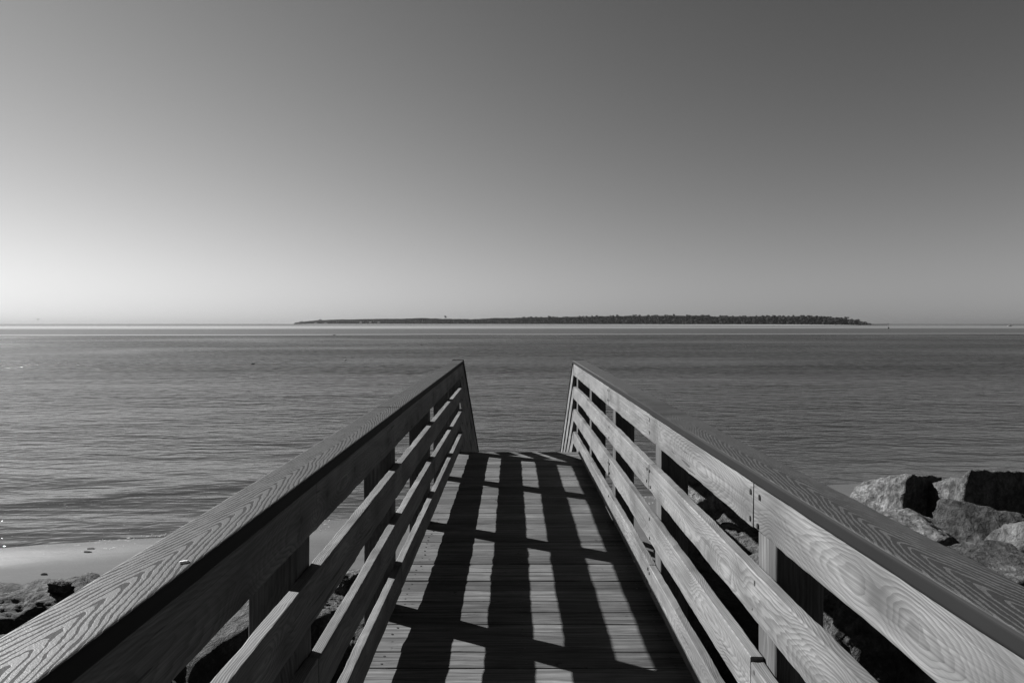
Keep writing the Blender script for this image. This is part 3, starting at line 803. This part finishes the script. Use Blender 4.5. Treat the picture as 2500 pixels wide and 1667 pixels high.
def far_things():
    M_BIRD = plain('dark_plumage', 0.02, 0.7, 0.2)
    M_BUOY = plain('dark_paint', 0.025, 0.6, 0.3)
    M_TIMB = plain('old_piling', 0.03, 0.9, 0.1)
    M_PALE = plain('pale_paint', 0.16, 0.6, 0.3, 0.1)
    G = 'dark waterbirds floating on the sea'
    def duck(name, x, y, L, upright, yaw, label):
        Y = HC*F/(y-790)
        path = [(-.50, 0, .20), (-.42, 0, .16), (-.2, 0, .10), (0.1, 0, .09), (.3, 0, .12), (.38, 0, .2)]
        rad = [.015, .07, .15, .17, .11, .07]
        hz = 0.75 if upright else 0.36
        path += [(.38, 0, hz*.7), (.40, 0, hz), (.50, 0, hz+.02), (.60, 0, hz-.02), (.74, 0, hz-.05)]
        rad += [.05, .06, .075, .03, .008]
        v, f = swept(path, rad)
        v = [q*L for q in v]
        o = mesh_obj(name, v, f, M_BIRD, smooth=True)
        o.location = ((x-1251)/F*Y, Y, 0.0); o.rotation_euler = (0, 0, R(yaw))
        tag(o, label, 'bird', G)
    duck('waterbird', 843, 879, 0.42, True, 120, 'small dark waterbird with raised neck, right of the other swimmer on the left')
    duck('waterbird', 617, 889, 0.36, False, 5, 'small dark waterbird sitting low, furthest left on the sea')
    duck('waterbird', 1029, 843, 0.34, False, 20, 'tiny dark waterbird just left of the left railing end')
    duck('waterbird', 816, 818.5, 0.8, False, 10, 'tiny waterbird on the bright current line below the island')
    # gull in the air
    v = [(-.55, .0, .10), (-.28, .10, .14), (0, .06, .02), (.28, .10, .14), (.55, 0, .10), (-.28, -.07, .13), (0, -.08, .02), (.28, -.07, .13), (0, .06, -.05), (0, -.08, -.05)]
    f = [(0, 5, 1), (1, 5, 6, 2), (2, 6, 7, 3), (3, 7, 4), (0, 1, 5), (1, 2, 8), (2, 3, 8), (5, 9, 6), (6, 9, 7), (1, 8, 9, 5), (8, 3, 7, 9)]
    o = mesh_obj('seagull', v, f, M_BIRD); o.location = px(93, 780, 140)
    tag(o, 'tiny gull flying low at the far left over the horizon', 'bird')
    # channel marker
    Y = HC*F/12.0
    r = empty('channel_marker', ((2168-1251)/F*Y, Y, 0), 'small dark floating channel marker off the right end of the island', 'buoy')
    v, f = lathe([(0.5, -0.5), (0.75, -0.1), (0.75, 0.45), (0.55, 0.75), (0.2, 0.95), (0.12, 1.0)], 14)
    mesh_obj('float', v, f, M_BUOY, r, smooth=True)
    v, f = lathe([(0.09, 0.95), (0.08, 3.1)], 8)
    mesh_obj('mast', v, f, M_BUOY, r)
    v, f = lathe([(0.05, 3.1), (0.28, 3.2), (0.28, 3.6), (0.05, 3.75)], 10)
    mesh_obj('lantern', v, f, M_BUOY, r)
    # fishing pier
    Y = 1120.0
    x0, x1 = (2120-1251)/F*Y, (2166-1251)/F*Y
    L = x1-x0
    r = empty('fishing_pier', (x0, Y, 0), 'low dark timber pier running out from the right tip of the island', 'pier')
    mesh_obj('pier_deck', *boxes([(0, L, -1.5, 1.5, 1.55, 1.95)]), M_TIMB, r)
    mesh_obj('handrail', *boxes([(0, L, -1.55, -1.4, 2.9, 3.1)]+[(k*L/10-0.1, k*L/10+0.1, -1.56, -1.38, 1.9, 2.95) for k in range(11)]), M_TIMB, r)
    for k in range(9):
        v, f = lathe([(0.28, -2.0), (0.26, 1.56)], 8)
        o = mesh_obj('piling', v, f, M_TIMB, r); o.location = (k*L/8.6+0.4, 0, 0)
    # motor boat
    Y = 900.0
    r = empty('motor_boat', ((2464-1251)/F*Y, Y, 0), 'tiny white motor boat far out at the right', 'boat')
    v = [(-4, -1.1, .1), (1.5, -1.1, .1), (4, 0, .3), (1.5, 1.1, .1), (-4, 1.1, .1), (-4, -1.3, .9), (1.5, -1.3, 1.0), (4.6, 0, 1.3), (1.5, 1.3, 1.0), (-4, 1.3, .9)]
    f = [(4, 3, 2, 1, 0), (5, 6, 7, 8, 9), (0, 1, 6, 5), (1, 2, 7, 6), (2, 3, 8, 7), (3, 4, 9, 8), (4, 0, 5, 9)]
    mesh_obj('hull', v, f, M_PALE, r)
    mesh_obj('cabin', *boxes([(-1.2, 1.0, -.8, .8, .98, 2.0)]), M_PALE, r)
    r.scale = (0.7, 0.7, 0.7)
far_things()

# ------------------------------------------------------------------ island
def island():
    P0 = np.array([-1090.0, 3400.0]); P1 = np.array([740.0, 1420.0])      # left and right tips
    def at_px(x):
        k = (x-1251)/F                       # ray x = k*y ; on the line P0 + t (P1-P0)
        d = P1-P0
        t = (k*P0[1]-P0[0])/(d[0]-k*d[1])
        return P0+t*d, t
    prof = [(712, 790.5), (730, 786.5), (775, 782), (850, 779.5), (1000, 777.5), (1040, 777), (1100, 778), (1150, 780), (1200, 776.5), (1300, 775), (1360, 774),
            (1420, 773), (1500, 771.5), (1560, 770.5), (1700, 770.5), (1760, 772), (1850, 772), (1950, 771.5), (2000, 772.5), (2040, 776.5), (2080, 780), (2100, 785), (2118, 791)]
    xs = [a for a, _ in prof]; ys = [b for _, b in prof]
    n = np.array([-(P1-P0)[1], (P1-P0)[0]]); n = n/np.linalg.norm(n)
    if n[1] < 0: n = -n                      # pointing inland, away from us
    # ground
    m, nt, b = new_mat('island_sand')
    g = nt.n('ShaderNodeNewGeometry').outputs['Position']
    z = nt.sep(g)[2]
    q = nt.noise(g, 0.03, 4.0, 0.6)
    val = nt.mix(nt.step(nt.add(z, nt.mul(nt.sub(q, 0.5), 0.8)), 1.1, 1.6), 0.20, 0.012)
    nt.L.new(nt.grey(val), b.inputs['Base Color'])
    V, Fc = [], []
    N = 160
    rows = [(-46, -0.6), (-34, 0.0), (-12, 1.3), (8, 1.9), (40, 2.2), (110, 2.2), (150, -0.6)]
    for i in range(N+1):
        t = -0.02+1.04*i/N
        c = P0+(P1-P0)*t
        end = max(0.0, min(1.0, min(t+0.02, 1.02-t)/0.09))
        wob = noise.noise((t*14, 0, 0))*14
        for (o_, zz) in rows:
            w = (o_+wob)*max(end, 0.05)
            V.append((c[0]+n[0]*w, c[1]+n[1]*w, zz if zz < 0 else zz*end-0.2*(1-end)))
    K = len(rows)
    for i in range(N):
        for k in range(K-1):
            Fc.append((i*K+k, (i+1)*K+k, (i+1)*K+k+1, i*K+k+1))
    tag(mesh_obj('island', V, Fc, m, smooth=True), 'low sandy island across the water', 'island', kind='structure')
    # foliage
    mf, nt, b = new_mat('far_foliage')
    g = nt.n('ShaderNodeNewGeometry').outputs['Position']
    q = nt.noise(g, 0.06, 4.0, 0.7); q2 = nt.noise(g, 0.5, 2.0, 0.6)
    nt.L.new(nt.grey(nt.mul(nt.lin(q, 0.3, 0.7, 0.010, 0.026), nt.lin(q2, 0.3, 0.7, 0.6, 1.4))), b.inputs['Base Color'])
    b.inputs['Specular IOR Level'].default_value = 0.0; b.inputs['Roughness'].default_value = 1.0
    mt = plain('pine_trunk', 0.035, 0.9, 0.1)
    bmi = bmesh.new(); bmesh.ops.create_icosphere(bmi, subdivisions=1, radius=1.0)
    IV = np.array([v.co[:] for v in bmi.verts]); IF = np.array([[v.index for v in f.verts] for f in bmi.faces]); bmi.free()
    rg = np.random.RandomState(4)
    def clump(c, r, sq):
        k = 1+rg.uniform(-0.32, 0.32, len(IV))
        return np.array(c)+IV*k[:, None]*np.array([r, r, r*sq])
    Vs, Fs, cnt = [], [], 0
    def addc(c, r, sq):
        nonlocal cnt
        Vs.append(clump(c, r, sq)); Fs.append(IF+cnt); cnt += len(IV)
    for _ in range(7500):
        x = rg.uniform(716, 2114)
        inl = rg.uniform(0, 1)**1.4*110
        c, t = at_px(x)
        p = c+n*(6+inl)
        x = 1251+F*p[0]/p[1]                 # where it really shows
        if x > 2117: continue
        yt = np.interp(x, xs, ys)
        Y = p[1]
        Ht = HC+(790.6-yt)*p[1]/F
        jit = 1.0+0.10*noise.noise((x*0.018, 1.0, 0))+0.05*noise.noise((x*0.07, 5.0, 0))+0.022*rg.normal()
        tall = rg.uniform() < 0.02 and x > 1250
        Ht2 = max(2.0, Ht*jit*(0.93+(0.14 if tall else 0)))
        cr = min(rg.uniform(1.9, 3.3), Ht2*0.45)
        addc((p[0], p[1], Ht2-cr*0.55), cr, 0.6)
        addc((p[0]+rg.uniform(-2, 2), p[1]+rg.uniform(-2, 2), Ht2-cr*1.25), cr*1.05, 0.75)
        addc((p[0], p[1]+2.0, Ht2*0.40), 4.6, Ht2*0.40/4.6)
        if inl < 45:
            addc((p[0]+rg.uniform(-5, 5), p[1]-rg.uniform(0, 4), rg.uniform(0.25, 0.85)*Ht2), rg.uniform(2.4, 4.6), 0.7)
            addc((p[0]+rg.uniform(-5, 5), p[1]-3, rg.uniform(0.8, 3.5)), rg.uniform(1.6, 3.0), 0.8)
    o = mesh_obj('forest', np.concatenate(Vs), np.concatenate(Fs), mf)
    tag(o, 'dark pine wood covering the island', 'forest', kind='stuff')
    # single pines that stand out against the sky
    GP = 'tall pines standing above the island wood'
    def pine(x, ytop, crown_px, label, flat=0.55):
        c, t = at_px(x)
        p = c+n*14
        top = HC+(790.6-ytop)*p[1]/F
        r = empty('pine_tree', (p[0], p[1], 1.5), label, 'tree', GP)
        v, f = swept([(0, 0, 0), (0.3, 0, (top-1.5)*0.5), (-0.1, 0, top-2.5)], [0.55, 0.4, 0.15], 6)
        mesh_obj('trunk', v, f, mt, r)
        w = crown_px*p[1]/F
        vs, fs, k = [], [], 0
        for j in range(9):
            cc = (rg.uniform(-.5, .5)*w, rg.uniform(-.5, .5)*w, top-1.5-w*flat*rg.uniform(0.15, 0.9))
            vs.append(clump(cc, w*rg.uniform(0.16, 0.3), 0.6)); fs.append(IF+k); k += len(IV)
        mesh_obj('crown', np.concatenate(vs), np.concatenate(fs), mf, r)
    pine(1081, 770.5, 6.5, 'lone tall tree rising well above the wood in the left half of the island', 1.0)
    pine(721+8, 784.5, 6, 'small tree at the very left tip of the island')
    pine(776, 779.5, 6, 'low tree standing up near the left tip of the island')
    pine(2058, 774.0, 9, 'umbrella-shaped pine on the slope, tallest near the right tip')
    pine(2042, 776.0, 8, 'arched pine left of the umbrella-shaped one')
    pine(2087, 779.8, 8, 'small pine furthest right on the slope to the tip')
    pine(2072, 778.8, 5, 'low pine between the umbrella-shaped pine and the last one')
    pine(1951, 769.0, 8, 'wide crowned pine above the wood in the right part of the island')
    pine(1335, 771.8, 7, 'pine poking up at the middle of the island')
    pine(1312, 773.6, 6, 'smaller pine just left of the one at the middle of the island')
    pine(1285, 774.0, 6, 'left pine of the three at the middle of the island')
    # beach houses
    mw = plain('house_wall', 0.11, 0.7, 0.2, 0.1, 0.2); mr = plain('house_roof', 0.06, 0.8, 0.1, 0.1, 0.2)
    mg = plain('window_pane', 0.03, 0.2, 0.5, 0.1, 0.2)
    GH = 'pale beach houses on the left part of the island'
    for (x, wpx, hh, lab) in ((772, 9, 7, 'pale house nearest the left tip of the island'), (796, 8, 8, 'second pale house from the left tip of the island'),
                              (882, 9, 9, 'pale house left of the arched white one'), (906, 7, 10, 'whitest house on the island, with a steep roof'), (926, 9, 9, 'pale house furthest right on the island')):
        c, t = at_px(x)
        p = c-n*1.0
        w = wpx*p[1]/F/2; d = 5.0
        r = empty('beach_house', (p[0], p[1], 1.4), lab, 'house', GH)
        r.rotation_euler = (0, 0, math.atan2(P1[1]-P0[1], P1[0]-P0[0])*0.6)
        mesh_obj('wall', *boxes([(-w, w, -d, d, 0, hh*0.66)]), mw, r)
        e = 0.6
        mesh_obj('roof', [(-w-e, -d-e, hh*.66+.02), (w+e, -d-e, hh*.66+.02), (w+e, d+e, hh*.66+.02), (-w-e, d+e, hh*.66+.02), (-w*.5, 0, hh), (w*.5, 0, hh)],
                 [(3, 2, 1, 0), (0, 1, 5, 4), (2, 3, 4, 5), (1, 2, 5), (3, 0, 4)], mr, r)
        for k in (-.55, 0.0, .55):
            mesh_obj('window', *boxes([(k*w-1.1, k*w+1.1, -d-0.08, -d+0.1, hh*.26, hh*.5)]), mg, r)
    # low marsh further right
    ms = plain('marsh_grass', 0.06, 0.9, 0.05, 0.3, 0.05)
    V, Fc = [], []
    N = 200
    for i in range(N+1):
        x = 700+2600*i/N
        z = 2.6+0.5*noise.noise((x*0.01, 3, 0))+0.25*noise.noise((x*0.06, 3, 0))
        sh = min(1.0, i/14.0)
        V += [(x, 1130+x*0.06, -0.3), (x, 1140+x*0.06, z*0.8*sh), (x, 1200+x*0.06, z*sh), (x, 1500+x*0.06, z*0.9*sh), (x, 1530+x*0.06, -0.3)]
    for i in range(N):
        for k in range(4): Fc.append((i*5+k, (i+1)*5+k, (i+1)*5+k+1, i*5+k+1))
    tag(mesh_obj('far_shore', V, Fc, ms, smooth=True), 'low far shore along the right of the horizon', 'shore', kind='structure')
island()

# ------------------------------------------------------------------ air
def haze():
    m = bpy.data.materials.new('haze'); m.use_nodes = True
    nt = NT(m.node_tree); nt.N.clear()
    out = nt.n('ShaderNodeOutputMaterial')
    v = nt.n('ShaderNodeVolumePrincipled')
    v.inputs['Color'].default_value = (0.24, 0.24, 0.24, 1)
    v.inputs['Density'].default_value = HAZE
    v.inputs['Anisotropy'].default_value = 0.35
    nt.L.new(v.outputs[0], out.inputs['Volume'])
    o = mesh_obj('haze', *boxes([(-32000, 32000, -500, 25000, -5.0, 60.0)]), m)
    tag(o, 'thin sea haze over the water', 'haze', kind='stuff')
HAZE = 6e-5
haze()

# ------------------------------------------------------------------ sky, sun, camera
w = bpy.data.worlds.new('World'); sc.world = w; w.use_nodes = True
nt = NT(w.node_tree); nt.N.clear()
out = nt.n('ShaderNodeOutputWorld'); bg = nt.n('ShaderNodeBackground')
sky = nt.n('ShaderNodeTexSky')
sky.sky_type = 'NISHITA'; sky.sun_disc = False
sky.sun_elevation = R(SUN_EL); sky.sun_rotation = R(SUN_AZ)
sky.altitude = 0; sky.air_density = 2.0; sky.dust_density = 0.1; sky.ozone_density = 4.0
s = nt.n('ShaderNodeSeparateColor', None, {0: sky.outputs[0]})
mixed = nt.add(nt.add(nt.mul(s.outputs[0], 0.6), nt.mul(s.outputs[1], 0.2)), nt.mul(s.outputs[2], 0.2))
lum = nt.mul(nt.m('POWER', mixed, 1.9), 0.0935)      # black-and-white film behind a red filter
nt.L.new(nt.grey(lum), bg.inputs[0])
bg.inputs[1].default_value = 0.05
nt.L.new(bg.outputs[0], out.inputs[0])

sd = bpy.data.lights.new('sun', 'SUN'); sd.energy = 5.0; sd.angle = R(0.5); sd.color = (1.0, 1.0, 1.0)
so = bpy.data.objects.new('sun', sd); link(so)
d = Vector((math.cos(R(SUN_EL))*math.sin(R(SUN_AZ)), math.cos(R(SUN_EL))*math.cos(R(SUN_AZ)), math.sin(R(SUN_EL))))
so.rotation_euler = (-d).to_track_quat('-Z', 'Y').to_euler()
so.location = (-20, 12, 20)

cd = bpy.data.cameras.new('camera'); cd.sensor_width = 36.0; cd.lens = 36.0*F/2500.0
cd.clip_start = 0.05; cd.clip_end = 120000
co = bpy.data.objects.new('camera', cd); link(co)
co.location = (0, 0, HC)
co.rotation_euler = (R(90)-math.atan((833.5-790)/F), 0, math.atan(1.0/F))
sc.camera = co

sc.render.engine = 'CYCLES'
sc.cycles.use_denoising = True
sc.cycles.volume_bounces = 0
sc.cycles.max_bounces = 6
sc.view_settings.view_transform = 'Standard'; sc.view_settings.look = 'None'
sc.view_settings.exposure = 1.6; sc.view_settings.gamma = 1.0
